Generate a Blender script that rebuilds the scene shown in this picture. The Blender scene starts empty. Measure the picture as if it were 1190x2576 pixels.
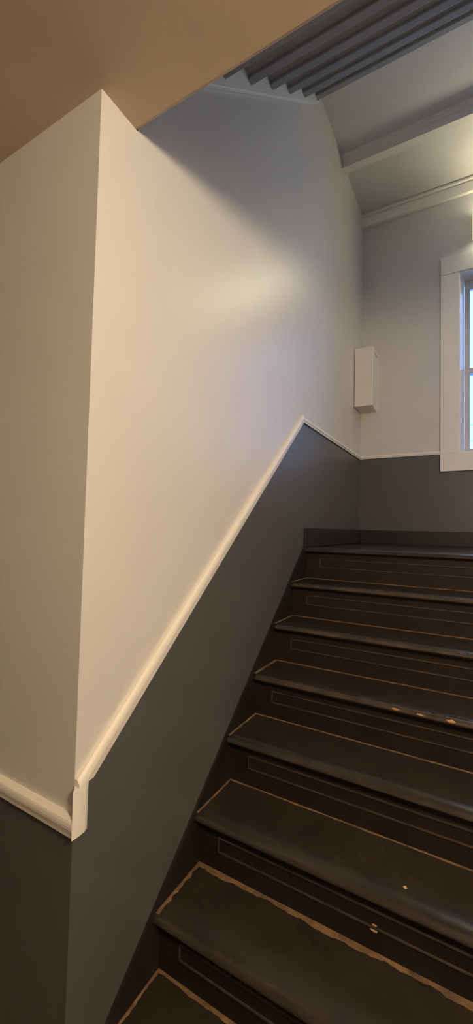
import bpy, bmesh, math, random
from mathutils import Vector, Matrix
random.seed(7)
sc = bpy.context.scene
COL = sc.collection

# ------------------------------------------------------------------ camera
cd = bpy.data.cameras.new('camera')
cam = bpy.data.objects.new('camera', cd)
COL.objects.link(cam)
cd.sensor_fit = 'HORIZONTAL'
cd.sensor_width = 36.0
cd.lens = 36.0 * 1034.46 / 1190.0
cd.clip_start = 0.02
RM = Matrix(((0.86581799, 0.00069940, 0.50035859),
             (0.49979865, -0.04852507, -0.86478126),
             (0.02367511, 0.99882172, -0.04236344)))
M4 = RM.to_4x4()
M4.translation = Vector((0.8727, -2.3073, 0.0932))
cam.matrix_world = M4
sc.camera = cam

# ------------------------------------------------------------------ world: pale blue daylight sky
w = bpy.data.worlds.new('sky'); sc.world = w
w.use_nodes = True
nt = w.node_tree
bg = nt.nodes['Background']
bg.inputs['Color'].default_value = (0.22, 0.43, 1.0, 1)
bg.inputs['Strength'].default_value = 4.0

# light portal filling the window opening (samples the sky only)
ld = bpy.data.lights.new('window_portal', 'AREA')
ld.shape = 'RECTANGLE'; ld.size = 0.85; ld.size_y = 1.46
ld.cycles.is_portal = True
lo = bpy.data.objects.new('window_portal', ld); COL.objects.link(lo)
lo.location = (1.2, 1.60, 1.47)
lo.rotation_euler = (math.radians(-90), 0, 0)

sc.view_settings.view_transform = 'Standard'
sc.view_settings.look = 'None'
sc.view_settings.gamma = 1
sc.view_settings.use_curve_mapping = False
sc.view_settings.exposure = 0.0

# ------------------------------------------------------------------ dimensions (metres)
RISE, GO, NOSE = 0.185, 0.212, 0.0317
W = 1.15                 # flight width
XR = 2.40                # right wall of the stairwell
YB = 1.362               # back wall
YF = -1.582              # outer corner, wall facing the hall
YR = -5.0                # rear of the hall
XL = -2.2
ZF = -8 * RISE           # hall floor
ZC = 1.278               # hall ceiling
YE = -1.444              # edge of hall ceiling
ZL = 2.95                # landing ceiling
UP = 3.02                # upper landing floor
SL = RISE / GO

# ------------------------------------------------------------------ materials
def mat(name, col, rough=0.5, spec=0.5, noise=None, bump=0.0, bscale=60.0, metallic=0.0, emit=None, es=0.0, coat=0.0):
    m = bpy.data.materials.new(name); m.use_nodes = True
    t = m.node_tree; b = t.nodes['Principled BSDF']
    b.inputs['Roughness'].default_value = rough
    b.inputs['Specular IOR Level'].default_value = spec
    b.inputs['Metallic'].default_value = metallic
    b.inputs['Coat Weight'].default_value = coat
    b.inputs['Base Color'].default_value = (*col, 1)
    tc = t.nodes.new('ShaderNodeTexCoord')
    if noise:
        col2, scale, lo_, hi_ = noise
        n = t.nodes.new('ShaderNodeTexNoise'); n.inputs['Scale'].default_value = scale
        n.inputs['Detail'].default_value = 6; n.inputs['Roughness'].default_value = 0.6
        t.links.new(tc.outputs['Object'], n.inputs['Vector'])
        r = t.nodes.new('ShaderNodeValToRGB')
        r.color_ramp.elements[0].position = lo_; r.color_ramp.elements[0].color = (*col, 1)
        r.color_ramp.elements[1].position = hi_; r.color_ramp.elements[1].color = (*col2, 1)
        t.links.new(n.outputs['Fac'], r.inputs['Fac'])
        t.links.new(r.outputs['Color'], b.inputs['Base Color'])
    if bump:
        n2 = t.nodes.new('ShaderNodeTexNoise'); n2.inputs['Scale'].default_value = bscale
        n2.inputs['Detail'].default_value = 5
        t.links.new(tc.outputs['Object'], n2.inputs['Vector'])
        bp = t.nodes.new('ShaderNodeBump'); bp.inputs['Strength'].default_value = bump
        bp.inputs['Distance'].default_value = 0.004
        t.links.new(n2.outputs['Fac'], bp.inputs['Height'])
        t.links.new(bp.outputs['Normal'], b.inputs['Normal'])
    if emit:
        b.inputs['Emission Color'].default_value = (*emit, 1)
        b.inputs['Emission Strength'].default_value = es
    return m

M = {}
M['wall'] = mat('wall_paint_pale_grey', (0.60, 0.59, 0.57), 0.36, 0.5, ((0.57, 0.56, 0.54), 2.5, 0.35, 0.7), 0.10, 14)
M['dado'] = mat('dado_paint_dark_grey', (0.074, 0.075, 0.075), 0.36, 0.5, ((0.068, 0.068, 0.068), 3.0, 0.35, 0.7), 0.10, 18)
M['ceil'] = mat('hall_ceiling_cream', (0.58, 0.455, 0.335), 0.7, 0.3, ((0.54, 0.42, 0.305), 3.0, 0.3, 0.7), 0.1, 20)
M['lceil'] = mat('landing_ceiling_white', (0.62, 0.62, 0.61), 0.6, 0.3, ((0.58, 0.58, 0.57), 4.0, 0.3, 0.7), 0.15, 12)
M['trim'] = mat('trim_white_gloss', (0.80, 0.77, 0.71), 0.28, 0.5, ((0.77, 0.74, 0.68), 6.0, 0.3, 0.7), 0.05, 30)
M['tread'] = mat('tread_black_paint', (0.022, 0.0175, 0.0135), 0.25, 0.5, ((0.034, 0.027, 0.020), 9.0, 0.35, 0.8))
M['riser'] = mat('riser_dark_brown_paint', (0.013, 0.0095, 0.008), 0.45, 0.22, ((0.020, 0.014, 0.011), 7.0, 0.40, 0.75), 0.2, 40)
M['bead'] = mat('riser_bead_worn', (0.042, 0.029, 0.021), 0.5, 0.4, ((0.017, 0.012, 0.010), 16.0, 0.38, 0.66))
M['nosewear'] = mat('nosing_worn', (0.055, 0.040, 0.026), 0.30, 0.5, ((0.022, 0.018, 0.014), 14.0, 0.38, 0.62), 0.2, 60)
M['dust'] = mat('dust_tan', (0.17, 0.105, 0.055), 0.85, 0.2, ((0.055, 0.038, 0.024), 22.0, 0.35, 0.7), 0.3, 90)
M['chip'] = mat('chip_bare_wood', (0.55, 0.33, 0.16), 0.7, 0.3, ((0.42, 0.25, 0.12), 120.0, 0.35, 0.7))
M['skirt'] = mat('skirting_black_paint', (0.015, 0.013, 0.013), 0.40, 0.32, ((0.021, 0.018, 0.017), 7.0, 0.4, 0.7), 0.15, 30)
M['stringblack'] = mat('wall_string_black', (0.010, 0.008, 0.007), 0.45, 0.25, ((0.016, 0.013, 0.011), 7.0, 0.4, 0.7), 0.15, 30)
M['under'] = mat('flight_underside_grey', (0.36, 0.36, 0.35), 0.6, 0.3, ((0.31, 0.31, 0.30), 8.0, 0.35, 0.7), 0.2, 30)
M['string'] = mat('upper_string_pale', (0.76, 0.76, 0.72), 0.4, 0.5, ((0.71, 0.71, 0.67), 6.0, 0.35, 0.7), 0.1, 25)
M['floor'] = mat('hall_floor_wood', (0.10, 0.06, 0.035), 0.4, 0.5, ((0.06, 0.035, 0.02), 6.0, 0.35, 0.7), 0.1, 20)
M['box'] = mat('box_white_enamel', (0.72, 0.68, 0.62), 0.4, 0.5, ((0.69, 0.65, 0.59), 8.0, 0.35, 0.7))
M['sash'] = mat('sash_grey_vinyl', (0.50, 0.50, 0.52), 0.4, 0.5, ((0.46, 0.46, 0.48), 8.0, 0.35, 0.7))
M['screw'] = mat('screw_steel', (0.5, 0.5, 0.5), 0.35, 0.5, None, 0, 60, 1.0)
M['cable'] = mat('cable_blue_grey', (0.62, 0.66, 0.72), 0.7, 0.2, ((0.56, 0.60, 0.66), 5.0, 0.35, 0.7))
M['bulbfit'] = mat('lit_diffuser_warm', (0.9, 0.85, 0.7), 0.4, 0.3, None, 0, 60, 0, (1.0, 0.91, 0.60), 16.0)
M['endcap'] = mat('glowing_end_cap', (0.75, 0.70, 0.58), 0.4, 0.4, None, 0, 60, 0, (1.0, 0.90, 0.62), 0.45)  # weak glow stands in for diffuser light showing through the plastic
M['globe'] = mat('lit_globe_warm', (0.9, 0.85, 0.7), 0.4, 0.3, None, 0, 60, 0, (1.0, 0.79, 0.53), 330.0)
M['brass'] = mat('lamp_brass', (0.6, 0.45, 0.2), 0.3, 0.5, ((0.5, 0.36, 0.15), 20.0, 0.35, 0.7), 0, 60, 1.0)

def glass_mat():
    m = bpy.data.materials.new('window_glass'); m.use_nodes = True
    t = m.node_tree; t.nodes.clear()
    o = t.nodes.new('ShaderNodeOutputMaterial'); mx = t.nodes.new('ShaderNodeMixShader')
    tr = t.nodes.new('ShaderNodeBsdfTransparent'); tr.inputs['Color'].default_value = (0.95, 0.97, 1, 1)
    gl = t.nodes.new('ShaderNodeBsdfGlossy'); gl.inputs['Roughness'].default_value = 0.02
    fr = t.nodes.new('ShaderNodeFresnel'); fr.inputs['IOR'].default_value = 1.3
    t.links.new(fr.outputs[0], mx.inputs[0]); t.links.new(tr.outputs[0], mx.inputs[1])
    t.links.new(gl.outputs[0], mx.inputs[2]); t.links.new(mx.outputs[0], o.inputs['Surface'])
    return m
M['glass'] = glass_mat()

# ------------------------------------------------------------------ mesh helpers
def obj(name, bm, m, parent=None, smooth=False, bevel=0.0, seg=2):
    bmesh.ops.recalc_face_normals(bm, faces=bm.faces)
    me = bpy.data.meshes.new(name); bm.to_mesh(me); bm.free()
    me.materials.append(M[m] if isinstance(m, str) else m)
    o = bpy.data.objects.new(name, me); COL.objects.link(o)
    if parent: o.parent = parent
    if smooth:
        for f in me.polygons: f.use_smooth = True
    if bevel:
        b = o.modifiers.new('bevel', 'BEVEL'); b.width = bevel; b.segments = seg
        b.limit_method = 'ANGLE'; b.angle_limit = math.radians(35); b.harden_normals = False
    return o

def bx(bm, x0, x1, y0, y1, z0, z1):
    v = [bm.verts.new((x, y, z)) for x in (x0, x1) for y in (y0, y1) for z in (z0, z1)]
    for f in ((0, 1, 3, 2), (4, 6, 7, 5), (0, 4, 5, 1), (2, 3, 7, 6), (0, 2, 6, 4), (1, 5, 7, 3)):
        bm.faces.new([v[i] for i in f])
    return bm

def box(x0, x1, y0, y1, z0, z1):
    return bx(bmesh.new(), x0, x1, y0, y1, z0, z1)

def prism_x(bm, yz, x0, x1):
    """polygon in the y-z plane extruded along x"""
    a = [bm.verts.new((x0, y, z)) for y, z in yz]
    b = [bm.verts.new((x1, y, z)) for y, z in yz]
    n = len(yz)
    bm.faces.new(a); bm.faces.new(list(reversed(b)))
    for i in range(n):
        bm.faces.new((a[i], a[(i + 1) % n], b[(i + 1) % n], b[i]))
    return bm

def sweep(bm, prof, P, d, au, av, pl0, pl1):
    """profile (u,v) extruded along d from plane pl0 to plane pl1, each (point, normal)"""
    P, d, au, av = Vector(P), Vector(d).normalized(), Vector(au), Vector(av)
    ends = []
    for (pp, nn) in (pl0, pl1):
        pp, nn = Vector(pp), Vector(nn)
        row = []
        for u, v in prof:
            q = P + au * u + av * v
            t = (pp - q).dot(nn) / d.dot(nn)
            row.append(bm.verts.new(q + d * t))
        ends.append(row)
    n = len(prof)
    bm.faces.new(ends[0]); bm.faces.new(list(reversed(ends[1])))
    for i in range(n):
        bm.faces.new((ends[0][i], ends[0][(i + 1) % n], ends[1][(i + 1) % n], ends[1][i]))
    return bm

def cyl(bm, c, ax, r0, r1, h, seg=20):
    c, ax = Vector(c), Vector(ax).normalized()
    u = ax.orthogonal().normalized(); v = ax.cross(u)
    a = [bm.verts.new(c + (u * math.cos(2 * math.pi * i / seg) + v * math.sin(2 * math.pi * i / seg)) * r0) for i in range(seg)]
    b = [bm.verts.new(c + ax * h + (u * math.cos(2 * math.pi * i / seg) + v * math.sin(2 * math.pi * i / seg)) * r1) for i in range(seg)]
    bm.faces.new(a); bm.faces.new(list(reversed(b)))
    for i in range(seg):
        bm.faces.new((a[i], a[(i + 1) % seg], b[(i + 1) % seg], b[i]))
    return bm

def empty(name, loc=(0, 0, 0)):
    o = bpy.data.objects.new(name, None); o.location = loc; o.empty_display_size = 0.1
    COL.objects.link(o); return o

def tag(o, label, cat=None, kind=None, group=None):
    o['label'] = label
    if cat: o['category'] = cat
    if kind: o['kind'] = kind
    if group: o['group'] = group
    return o

def struct(o, label, cat):
    return tag(o, label, cat, 'structure')

# ------------------------------------------------------------------ SETTING: walls
RZ = 0.745                                   # rail height on the landing
OFF = 0.805                                  # sloped rail centre above the nosing line
YK = (RZ - OFF) / SL                         # where the two rails meet
ZLF = -0.655                                 # rail on the hall-facing wall
wt = 0.20
# left stair wall: pale upper, dark dado below the rail
bm = bmesh.new()
yb0 = YF + 0.03
prism_x(bm, [(YF, ZLF), (yb0, ZLF), (yb0, SL * yb0 + OFF), (YK, RZ), (YB, RZ), (YB, 4.3), (YE, 4.3), (YE, ZC), (YF, ZC)], -wt, 0)
wl = obj('wall_left', bm, 'wall'); struct(wl, 'pale grey painted wall rising along the left of the stairs', 'wall')
bm = bmesh.new()
prism_x(bm, [(YF, ZF - 0.2), (YB, ZF - 0.2), (YB, RZ), (YK, RZ), (yb0, SL * yb0 + OFF), (yb0, ZLF), (YF, ZLF)], -wt, 0)
o = obj('dado', bm, 'dado', wl); o['label'] = 'dark grey painted lower wall'
# hall wall turning left at the outer corner
wf = obj('wall_front', box(XL, -wt, YF, YF + wt, ZLF, ZC), 'wall')
struct(wf, 'warm beige wall facing the hall left of the outer corner', 'wall')
o = obj('dado', box(XL, -wt, YF, YF + wt, ZF - 0.2, ZLF), 'dado', wf); o['label'] = 'dark grey painted lower wall'
# back wall with window opening
WX0, WX1, WZ0, WZ1 = 0.772, 1.628, 0.737, 2.20
bt = 0.24
bm = bmesh.new()
bx(bm, -wt, WX0, YB, YB + bt, RZ, ZL + 0.1)
bx(bm, WX1, XR + 0.2, YB, YB + bt, RZ, ZL + 0.1)
bx(bm, WX0, WX1, YB, YB + bt, WZ1, ZL + 0.1)
wb = obj('wall_back', bm, 'wall'); struct(wb, 'grey landing wall with the window in it', 'wall')
bm = bmesh.new()
bx(bm, -wt, WX0, YB, YB + bt, ZF - 0.2, RZ)
bx(bm, WX1, XR + 0.2, YB, YB + bt, ZF - 0.2, RZ)
bx(bm, WX0, WX1, YB, YB + bt, ZF - 0.2, WZ0)
o = obj('dado', bm, 'dado', wb); o['label'] = 'dark grey painted lower wall'
# unseen sides that close the stairwell and hall
wr = obj('wall_right', box(XR, XR + 0.2, YR, YB, ZLF, ZL + 0.1), 'wall'); struct(wr, 'pale wall closing the stairwell on the right', 'wall')
obj('dado', box(XR, XR + 0.2, YR, YB, ZF - 0.2, ZLF), 'dado', wr)
wq = obj('wall_rear', box(XL, XR, YR - 0.2, YR, ZLF, ZC + 0.1), 'wall'); struct(wq, 'pale wall at the rear of the hall', 'wall')
obj('dado', box(XL, XR, YR - 0.2, YR, ZF - 0.2, ZLF), 'dado', wq)
wh = obj('wall_hall', box(XL - 0.2, XL, YR, YF + wt, ZLF, ZC + 0.1), 'wall'); struct(wh, 'pale wall at the far left end of the hall', 'wall')
obj('dado', box(XL - 0.2, XL, YR, YF + wt, ZF - 0.2, ZLF), 'dado', wh)

# floors
fl = obj('floor', box(XL, XR, YR, 0.2, ZF - 0.15, ZF), 'floor'); struct(fl, 'dark wooden floor of the lower hall', 'floor')
fd = obj('floor_landing', box(0, XR, NOSE + 0.021, YB, -0.16, -0.004), 'tread'); struct(fd, 'black painted landing floor under the window', 'floor')
ul = obj('wall_under', box(W + 0.04, XR, NOSE + 0.03, NOSE + 0.05, ZF, -0.16), 'dado'); struct(ul, 'dark wall below the landing edge right of the stairs', 'wall')
# hall ceiling (also floor of the storey above)
bm = box(XL, XR, YR, YE, ZC, ZC + 0.22)
ce = obj('ceiling', bm, 'ceil', None, False, 0.012, 3); struct(ce, 'cream hall ceiling lit warm, ending above the stairs', 'ceiling')
# landing ceiling
lc = obj('ceiling_landing', box(0, XR, 0.055, YB, ZL, UP - 0.03), 'lceil'); struct(lc, 'white ceiling above the landing', 'ceiling')
le = obj('light_stop_shaft', box(W, XR, YE, 0.055, ZL, UP - 0.03), 'lceil'); struct(le, 'unseen white cover added over the open right half of the stairwell to stop sky light', 'ceiling')  # added cover closing the open shaft against sky light
# unseen slab and panels added around the upper flight so no daylight enters
lr = obj('light_stop_top', box(-wt, W + 0.02, YE - 0.6, YB, 4.3, 4.4), 'lceil'); struct(lr, 'unseen slab added above the upper flight to keep daylight out', 'ceiling')
lw = obj('light_stop_right', box(W, W + 0.02, YE - 0.6, YB, UP - 0.03, 4.3), 'wall'); struct(lw, 'unseen panel added beside the upper flight to keep daylight out', 'wall')  # added daylight blocker along the open side of the flight
lw3 = obj('light_stop_left', box(-wt, 0, YE - 0.6, YE, ZC + 0.22, 4.3), 'wall'); struct(lw3, 'unseen panel added on the left above the hall ceiling to close a light leak', 'wall')  # added to close a daylight leak beside the hall ceiling edge
lw2 = obj('light_stop_front', box(-wt, W, YE - 0.62, YE - 0.6, ZC + 0.22, 4.3), 'wall'); struct(lw2, 'unseen panel added across the storey above to keep daylight out', 'wall')  # added screen stopping daylight behind the ceiling edge

# ------------------------------------------------------------------ chair rails
def rail_prof(h, d):
    """u out of the wall, v across: flat back, rounded top bead, small fillet below"""
    pts = [(0.0, -h / 2), (d * 0.62, -h / 2), (d * 0.70, -h * 0.30), (d * 0.78, -h * 0.22)]
    for i in range(7):
        a = -math.pi / 2 + math.pi * i / 6
        pts.append((d * 0.74 + d * 0.26 * math.cos(a), h * 0.12 + h * 0.30 * math.sin(a)))
    pts += [(d * 0.5, h * 0.5), (0.0, h / 2)]
    return pts
X, Y, Z = Vector((1, 0, 0)), Vector((0, 1, 0)), Vector((0, 0, 1))
ds = Vector((0, GO, RISE)).normalized()
vs = Vector((0, -RISE, GO)).normalized()
kink = Vector((0, YK, RZ))
mit = (kink, (ds + Y).normalized())
ZB = -0.562
bm = sweep(bmesh.new(), rail_prof(0.046, 0.020), kink, ds, X, vs, ((0, 0, ZB), Z), mit)
bmesh.ops.bisect_plane(bm, geom=bm.verts[:] + bm.edges[:] + bm.faces[:], plane_co=(0, YF, 0), plane_no=(0, -1, 0), clear_outer=True)
bmesh.ops.holes_fill(bm, edges=[e for e in bm.edges if e.is_boundary])
struct(obj('trim_1', bm, 'trim', None), 'white chair rail sloping up the left wall with the stairs', 'chair rail')
bm = sweep(bmesh.new(), rail_prof(0.032, 0.016), kink, Y, X, Z, mit, ((0, YB, RZ), Y - X * 1.0))
struct(obj('trim_2', bm, 'trim'), 'short white chair rail on the landing end of the left wall', 'chair rail')
bm = sweep(bmesh.new(), rail_prof(0.028, 0.016), (0, YB, RZ + 0.004), X, -Y, Z, ((0, YB, RZ), X + Y), ((0.64, YB, RZ), X))
struct(obj('trim_3', bm, 'trim'), 'thin white chair rail on the landing wall beside the window', 'chair rail')
# hall-facing rail and the upright return block at the corner
bm = sweep(bmesh.new(), rail_prof(0.050, 0.020), (0, YF, ZLF), X, -Y, Z, ((XL, YF, ZLF), X), ((0.0, YF, ZLF), X + Y))
struct(obj('trim_4', bm, 'trim'), 'white chair rail on the hall wall left of the corner', 'chair rail')
bm = bmesh.new()
plan = [(0.0, YF), (0.019, YF - 0.019), (0.020, YF + 0.004), (0.0185, YF + 0.022), (0.013, YF + 0.034), (0.0, YF + 0.040)]
va = [bm.verts.new((px, py, ZLF - 0.026)) for px, py in plan]; vb = [bm.verts.new((px, py, ZB)) for px, py in plan]
bm.faces.new(va); bm.faces.new(list(reversed(vb)))
for i in range(6): bm.faces.new((va[i], va[(i + 1) % 6], vb[(i + 1) % 6], vb[i]))
struct(obj('trim_5', bm, 'trim', None, False, 0.002), 'short upright white return block at the outer corner', 'chair rail')

# ------------------------------------------------------------------ baseboards on the landing
BH = 0.114
bm = bmesh.new()
prism_x(bm, [(0.0, 0.0), (YB, 0.0), (YB, BH), (0.03, BH), (0.0, BH - 0.006)], 0.0, 0.014)
struct(obj('baseboard_left', bm, 'skirt', None, False, 0.003), 'black baseboard at the landing end of the left wall', 'baseboard')
struct(obj('baseboard_back', box(0.014, XR, YB - 0.014, YB, 0.0, BH), 'skirt', None, False, 0.003), 'black baseboard under the landing window', 'baseboard')

# ------------------------------------------------------------------ cornice and ceiling beam
def crown(yface, zt, h, d):
    return [(yface, zt), (yface, zt - h), (yface - d * 0.40, zt - h), (yface - d * 0.44, zt - h * 0.36),
            (yface - d * 0.34, zt - h * 0.34), (yface - d * 0.34, zt - h * 0.26), (yface - d * 0.56, zt - h * 0.24),
            (yface - d * 0.62, zt - h * 0.19), (yface - d * 0.58, zt - h * 0.12), (yface - d * 0.50, zt - h * 0.10), (yface - d * 0.50, zt)]
bm = prism_x(bmesh.new(), crown(YB, ZL, 0.118, 0.075), 0, XR)
struct(obj('trim_6', bm, 'trim', None), 'white cornice where the landing wall meets the ceiling', 'cornice')
bm = bmesh.new()
yb1 = 0.70
prism_x(bm, [(yb1, ZL), (yb1 - 0.045, ZL), (yb1 - 0.041, ZL - 0.012), (yb1 - 0.026, ZL - 0.017), (yb1 - 0.022, ZL - 0.026),
             (yb1 - 0.012, ZL - 0.030), (yb1 - 0.010, ZL - 0.078), (yb1 + 0.055, ZL - 0.078), (yb1 + 0.06, ZL)], 0, XR)
struct(obj('trim_7', bm, 'trim', None), 'white moulded beam crossing the landing ceiling', 'ceiling beam')

# ------------------------------------------------------------------ STAIRCASE (lower flight)
st = empty('staircase')
tag(st, 'dark painted wooden stairs with worn dusty treads climbing to the landing', 'stairs')
st.location = (0.001, 0, 0)

# worn nosing: (distance behind the tip, drop below the tread surface)
NOSEP = [(0.048, 0.0), (0.034, 0.0010), (0.022, 0.0032), (0.012, 0.0070), (0.005, 0.0120), (0.001, 0.0175), (0.0, 0.022), (0.003, 0.0265)]
def shade(o, ang=42):
    for f in o.data.polygons: f.use_smooth = True
    o.data.set_sharp_from_angle(angle=math.radians(ang))
def tread_bm(k, depth_back, th=0.028, x0=0.0, x1=W):
    """rounded nosing at the front"""
    bm = bmesh.new()
    y0 = -k * GO; zt = -k * RISE
    pts = [(depth_back, zt - th), (y0 + 0.010, zt - th)] + [(y0 + a, zt - d) for a, d in reversed(NOSEP)] + [(depth_back, zt)]
    prism_x(bm, pts, x0, x1)
    return bm

def strip_bm(p0, p1, side, n, wfun, hfun):
    """ragged low ridge of dust lying on a tread, from p0 to p1, growing towards side"""
    bm = bmesh.new(); p0, p1, side = Vector(p0), Vector(p1), Vector(side)
    rows = []
    for i in range(n + 1):
        t = i / n; c = p0.lerp(p1, t); wd = wfun(t); h = hfun(t)
        rows.append([bm.verts.new(c), bm.verts.new(c + Z * h), bm.verts.new(c + side * wd * 0.5 + Z * h * 0.6), bm.verts.new(c + side * wd)])
    for a, b in zip(rows, rows[1:]):
        for j in range(3):
            bm.faces.new((a[j], a[j + 1], b[j + 1], b[j]))
        bm.faces.new((a[3], a[0], b[0], b[3]))
    bm.faces.new(rows[0]); bm.faces.new(list(reversed(rows[-1])))
    return bm

def chip_bm(c, rx, ry, axis):
    """small ragged flake, flat along axis"""
    bm = bmesh.new(); c = Vector(c); ax = Vector(axis).normalized()
    u = X.copy(); v = ax.cross(u).normalized()
    ring = []
    for i in range(9):
        a = 2 * math.pi * i / 9; s = random.uniform(0.7, 1.15)
        ring.append((math.cos(a) * rx * s, math.sin(a) * ry * s))
    lo_ = [bm.verts.new(c + u * a + v * b) for a, b in ring]
    hi_ = [bm.verts.new(c + u * a * 0.8 + v * b * 0.8 + ax * 0.0015) for a, b in ring]
    bm.faces.new(lo_); bm.faces.new(list(reversed(hi_)))
    for i in range(9):
        bm.faces.new((lo_[i], lo_[(i + 1) % 9], hi_[(i + 1) % 9], hi_[i]))
    return bm

def wear(rs, base, var, floor_=0.2):
    ph = [rs.uniform(0, 6.28) for _ in range(4)]; fr = [rs.uniform(2, 5), rs.uniform(6, 10), rs.uniform(14, 22), rs.uniform(30, 45)]
    def f(t):
        s = sum(math.sin(6.28 * fr[i] * t + ph[i]) / (1 + i * 0.7) for i in range(4)) / 2.2
        return max(base * floor_, base * (1 + var * s))
    return f

backw = {1: 0.003, 2: 0.0035, 3: 0.004, 4: 0.004, 5: 0.004, 6: 0.016, 7: 0.009}
leftw = {1: 0.004, 2: 0.006, 3: 0.010, 4: 0.006, 5: 0.005, 6: 0.010, 7: 0.007}
treads = {}
for k in range(1, 8):
    yb_ = -(k - 1) * GO + NOSE
    t = obj('tread', tread_bm(k, yb_, 0.028, 0.010), 'tread', st); treads[k] = t; shade(t)
    zt = -k * RISE
    rs = random.Random(k * 11)
    o = obj('dust_line', strip_bm((0.010, yb_, zt), (W, yb_, zt), (0, -1, 0), 90, wear(rs, backw[k], 0.55), lambda t_: 0.003), 'dust', t)
    o['label'] = 'tan dust line along the back of the tread'
    wl_ = wear(rs, leftw[k], 0.5)
    o = obj('dust_line', strip_bm((0.010, yb_, zt), (0.010, -k * GO + 0.010, zt), (1, 0, 0), 24, wl_, lambda t_: 0.003), 'dust', t)
    o['label'] = 'tan dust line along the wall side of the tread'
    # scuffed lip of the nosing
    y0 = -k * GO
    if k in (1, 2, 3):
        bm = bmesh.new(); rows = []
        for i in range(91):
            x = 0.012 + (W - 0.014) * i / 90
            j0 = {1: 3, 2: 3, 3: 2}[k]
            row = []
            for j in range(j0, 7):
                a_, d_ = NOSEP[j]
                if j == j0: a_ += 0.004 * math.sin(i * 1.7 + k) + 0.003 * math.sin(i * 0.61); d_ = max(0.0, d_ - 0.0012)
                row.append(bm.verts.new((x, y0 + a_ - 0.0006, zt - d_ + 0.0008)))
            rows.append(row)
        for a, b in zip(rows, rows[1:]):
            for j in range(len(a) - 1): bm.faces.new((a[j], a[j + 1], b[j + 1], b[j]))
        o = obj('nosing_wear', bm, 'nosewear', t, True); o['label'] = 'scuffed brown nosing edge'
        sm = o.modifiers.new('t', 'SOLIDIFY'); sm.thickness = 0.001; sm.offset = -1
for k in range(0, 8):
    yr = -k * GO + NOSE
    z1 = -k * RISE - 0.028; z0 = -(k + 1) * RISE
    rr_ = obj('riser', box(0.010, W, yr, yr + 0.02, z0, z1), 'riser', st)
    zt = -k * RISE
    # raised rectangular bead outlining a long panel
    bm = bmesh.new(); b = 0.0040
    za, zb = zt - 0.070, zt - 0.117
    xa, xb = 0.090, W - 0.09
    def hb(x0, x1, zc):
        sweep(bm, [(0, -b), (b * 0.8, -b * 0.6), (b, 0), (b * 0.8, b * 0.6), (0, b)], (x0, yr, zc), X, -Y, Z, ((x0, yr, zc), X), ((x1, yr, zc), X))
    hb(xa, xb, za); hb(xa, xb, zb)
    for xv in (xa, xb):
        sweep(bm, [(0, -b), (b * 0.8, -b * 0.6), (b, 0), (b * 0.8, b * 0.6), (0, b)], (xv, yr, za), Z, -Y, X, ((xv, yr, zb + b), Z), ((xv, yr, za - b), Z))
    o = obj('panel_bead', bm, 'bead', rr_); o['label'] = 'worn brown bead outlining the riser panel'
# landing nosing
ln = obj('landing_nosing', tread_bm(0, 0.10, 0.028, 0.010), 'tread', st); shade(ln)
# black wall string: top edge follows the nosing tips
bm = bmesh.new()
prism_x(bm, [(-8.15 * GO, -8 * RISE), (-8.0 * GO, -8 * RISE + 0.008), (0.0, 0.008), (0.012, BH - 0.01), (0.03, BH - 0.01), (0.03, -0.2), (-7 * GO, -8 * RISE)], 0.0, 0.010)
o = obj('wall_string', bm, 'stringblack', st); o['label'] = 'black wall string along the stair wall'
# outer string on the open side
bm = bmesh.new()
prism_x(bm, [(-8.0 * GO, -8 * RISE), (-8.0 * GO, -8 * RISE + 0.03), (0.03, 0.03), (0.03, -0.25), (-6.7 * GO, -8 * RISE)], W, W + 0.035)
o = obj('outer_string', bm, 'skirt', st)
# paint chips
def chip(k, c, rx, ry, ax, par=None):
    o = obj('paint_chip', chip_bm(c, rx, ry, ax), 'chip', par or treads[k]); o['label'] = 'pale chip of bare wood'
chip(5, (0.699, -0.988, -5 * RISE), 0.007, 0.007, Z)
chip(6, (0.612, -1.020, -6 * RISE + 0.002), 0.012, 0.007, Z)
chip(3, (0.800, -3 * GO - 0.0005, -3 * RISE - 0.012), 0.016, 0.007, -Y)
chip(3, (0.700, -3 * GO - 0.0005, -3 * RISE - 0.013), 0.014, 0.004, -Y)
chip(3, (0.615, -3 * GO - 0.0005, -3 * RISE - 0.012), 0.016, 0.004, -Y)
risers = [c for c in st.children if c.name.startswith('riser')]
risers.sort(key=lambda o: o.data.vertices[0].co.y, reverse=True)
o = obj('paint_chip', chip_bm((0.621, -5 * GO + NOSE - 0.0005, -1.048), 0.011, 0.007, -Y), 'chip', risers[5]); o['label'] = 'pale chip of bare wood'
o = obj('paint_chip', chip_bm((0.623, -5 * GO + NOSE - 0.0005, -1.034), 0.008, 0.003, -Y), 'chip', risers[5]); o['label'] = 'pale chip of bare wood'

# ------------------------------------------------------------------ UPPER FLIGHT seen from below
uf = empty('staircase', (0.001, 0, 0))
tag(uf, 'grey sawtooth underside of the upper stair flight near the ceiling', 'stairs')
NU = 8
for k in range(1, NU + 1):
    zt = UP - k * RISE
    if zt < ZC + 0.3: continue
    t = obj('tread', box(0.022, W, -k * GO, -(k - 1) * GO + NOSE + 0.022, zt - 0.03, zt), 'under', uf, False, 0.003)
    yk_ = -(k - 1) * GO + NOSE
    obj('cleat', box(0.022, W, yk_ - 0.012, yk_ + 0.020, zt - 0.046, zt - 0.03), 'under', t, False, 0.003)
    obj('cleat', box(0.022, W, yk_ - 0.085, yk_ - 0.065, zt - 0.042, zt - 0.03), 'under', t, False, 0.003)
for k in range(0, NU):
    zt = UP - k * RISE
    obj('riser', box(0.022, W, -k * GO + NOSE, -k * GO + NOSE + 0.02, zt - RISE, zt - 0.03), 'under', uf)
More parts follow.
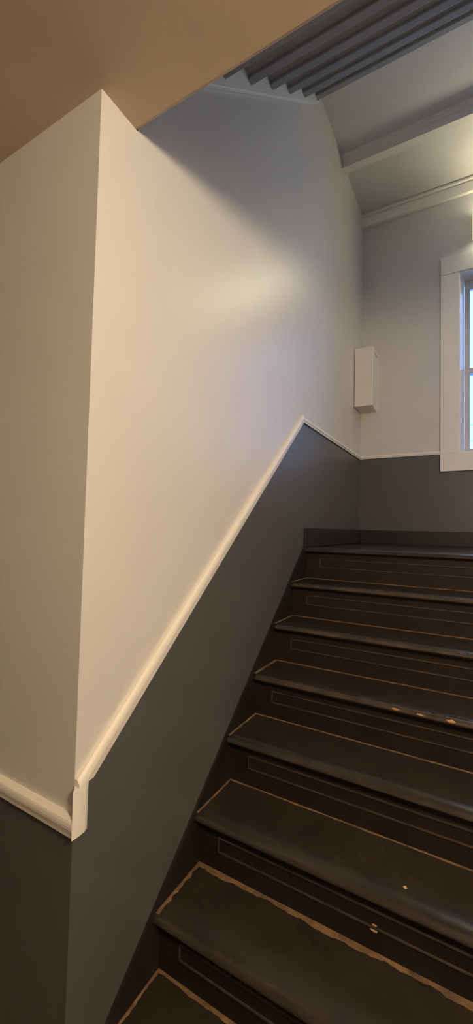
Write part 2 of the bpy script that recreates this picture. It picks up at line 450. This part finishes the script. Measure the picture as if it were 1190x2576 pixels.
# pale string board on the wall, lower edge parallel to the flight
y_a, y_b = YE + 0.002, 0.075
def zs(y): return 2.777 + 0.885 * (y - 0.056)
bm = bmesh.new()
prism_x(bm, [(y_a, zs(y_a)), (y_b, zs(y_b)), (0.12, ZL), (0.12, UP - 0.03), (0.0, UP + 0.05), (y_a, UP + 0.05 + SL * y_a)], 0.0, 0.022)
o = obj('wall_string', bm, 'string', uf, False, 0.002); o['label'] = 'pale grey string board on the wall'

# ------------------------------------------------------------------ WINDOW
wn = empty('window_1'); struct(wn, 'white cased sash window on the landing, cut by the right frame edge', 'window')
CW = 0.135; cy0, cy1 = YB - 0.022, YB
obj('casing', box(WX0 - CW, WX0, cy0, cy1, WZ0, WZ1 + 0.0), 'trim', wn, False, 0.003)
obj('casing', box(WX1, WX1 + CW, cy0, cy1, WZ0, WZ1 + 0.0), 'trim', wn, False, 0.003)
obj('head_casing', box(WX0 - CW, WX1 + CW, cy0 - 0.002, cy1, WZ1, WZ1 + 0.15), 'trim', wn, False, 0.003)
obj('apron', box(WX0 - CW, WX1 + CW, cy0 - 0.002, cy1, WZ0 - 0.142, WZ0), 'trim', wn, False, 0.003)
# jamb lining
jt = 0.012; ry1 = YB + 0.17
def jamb(x, sgn):
    bm = bmesh.new()
    plan = [(x, YB - 0.015), (x, ry1), (x + sgn * 0.030, ry1), (x + sgn * 0.030, YB + 0.081), (x + sgn * 0.004, YB - 0.015)]
    a = [bm.verts.new((px, py, WZ0)) for px, py in plan]; b = [bm.verts.new((px, py, WZ1)) for px, py in plan]
    bm.faces.new(a); bm.faces.new(list(reversed(b)))
    for i in range(5): bm.faces.new((a[i], a[(i + 1) % 5], b[(i + 1) % 5], b[i]))
    obj('jamb', bm, 'trim', wn)
jamb(WX0, 1); jamb(WX1, -1)
obj('head_jamb', box(WX0 + 0.004, WX1 - 0.004, YB - 0.015, ry1, WZ1 - jt, WZ1), 'trim', wn)
obj('sill', box(WX0 + 0.004, WX1 - 0.004, YB - 0.015, ry1, WZ0, WZ0 + 0.010), 'trim', wn)
sx0, sx1 = WX0 + 0.030, WX1 - 0.030
def sash(y0, z0, z1, rb, rt_):
    s = 0.042
    bm = bmesh.new()
    bx(bm, sx0 + 0.002, sx0 + s, y0, y0 + 0.035, z0, z1); bx(bm, sx1 - s, sx1 - 0.002, y0, y0 + 0.035, z0, z1)
    bx(bm, sx0 + s, sx1 - s, y0, y0 + 0.035, z0, z0 + rb); bx(bm, sx0 + s, sx1 - s, y0, y0 + 0.035, z1 - rt_, z1)
    o = obj('sash', bm, 'sash', wn, False, 0.003)
    obj('pane', box(sx0 + s - 0.004, sx1 - s + 0.004, y0 + 0.014, y0 + 0.018, z0 + rb - 0.004, z1 - rt_ + 0.004), 'glass', o)
sash(YB + 0.082, WZ0 + 0.010, 1.44, 0.035, 0.045)
sash(YB + 0.125, 1.395, WZ1 - jt, 0.045, 0.075)

# ------------------------------------------------------------------ wall box in the corner
wbx = empty('wall_box', (0.075, YB, 1.14))
tag(wbx, 'white metal box mounted high in the landing corner', 'box')
def child(name, bm, m, par, bev=0.0):
    bmesh.ops.translate(bm, verts=bm.verts, vec=-Vector(par.location)); return obj(name, bm, m, par, False, bev)
child('cover', box(0.003, 0.152, 1.121, 1.205, 1.14, 1.635), 'box', wbx, 0.005)
child('body', box(0.003, 0.140, 1.205, YB - 0.006, 1.143, 1.615), 'box', wbx, 0.003)
child('top_lip', box(0.003, 0.152, 1.205, YB - 0.03, 1.615, 1.635), 'box', wbx, 0.004)
child('back_plate', box(0.003, 0.148, YB - 0.006, YB, 1.14, 1.63), 'box', wbx, 0.002)

# ------------------------------------------------------------------ lit fixture above the window
lf = empty('wall_light', (1.2, YB, 2.53))
tag(lf, 'lit cream wall light above the window at the right frame edge', 'light')
child('housing', box(0.875, 1.525, YB - 0.035, YB, 2.44, 2.63), 'box', lf, 0.004)
child('diffuser', box(0.890, 1.510, YB - 0.115, YB - 0.035, 2.450, 2.620), 'bulbfit', lf, 0.02)
child('end_cap', box(0.862, 0.890, YB - 0.122, YB, 2.435, 2.635), 'endcap', lf, 0.004)
child('end_cap', box(1.510, 1.538, YB - 0.122, YB, 2.435, 2.635), 'endcap', lf, 0.004)

# ------------------------------------------------------------------ hall ceiling lamp behind the camera
hl = empty('ceiling_lamp', (2.1, -2.45, ZC))
tag(hl, 'warm globe lamp hanging under the hall ceiling, behind the view', 'lamp')
child('canopy', cyl(bmesh.new(), (2.1, -2.45, ZC - 0.03), Z, 0.07, 0.055, 0.03, 24), 'brass', hl)
child('stem', cyl(bmesh.new(), (2.1, -2.45, ZC - 0.16), Z, 0.01, 0.01, 0.13, 12), 'brass', hl)
bm = bmesh.new(); bmesh.ops.create_uvsphere(bm, u_segments=24, v_segments=16, radius=0.115)
bmesh.ops.translate(bm, verts=bm.verts, vec=(2.1, -2.45, ZC - 0.25))
o = child('globe', bm, 'globe', hl)
for f in o.data.polygons: f.use_smooth = True

# ------------------------------------------------------------------ overhead cables outside the window
for z, nm in ((4.56, 'lower of two overhead cables seen through the bottom pane'), (5.31, 'upper of two overhead cables seen through the bottom pane')):
    bm = bmesh.new()
    prof = [(0.022 * math.cos(a * math.pi / 3), 0.022 * math.sin(a * math.pi / 3)) for a in range(6)]
    sweep(bm, prof, (0, 20, z), X, Y, Z, ((-25, 20, z), X), ((25, 20, z), X))
    tag(obj('overhead_cable', bm, 'cable'), nm, 'cable', None, 'overhead cables outside the window')
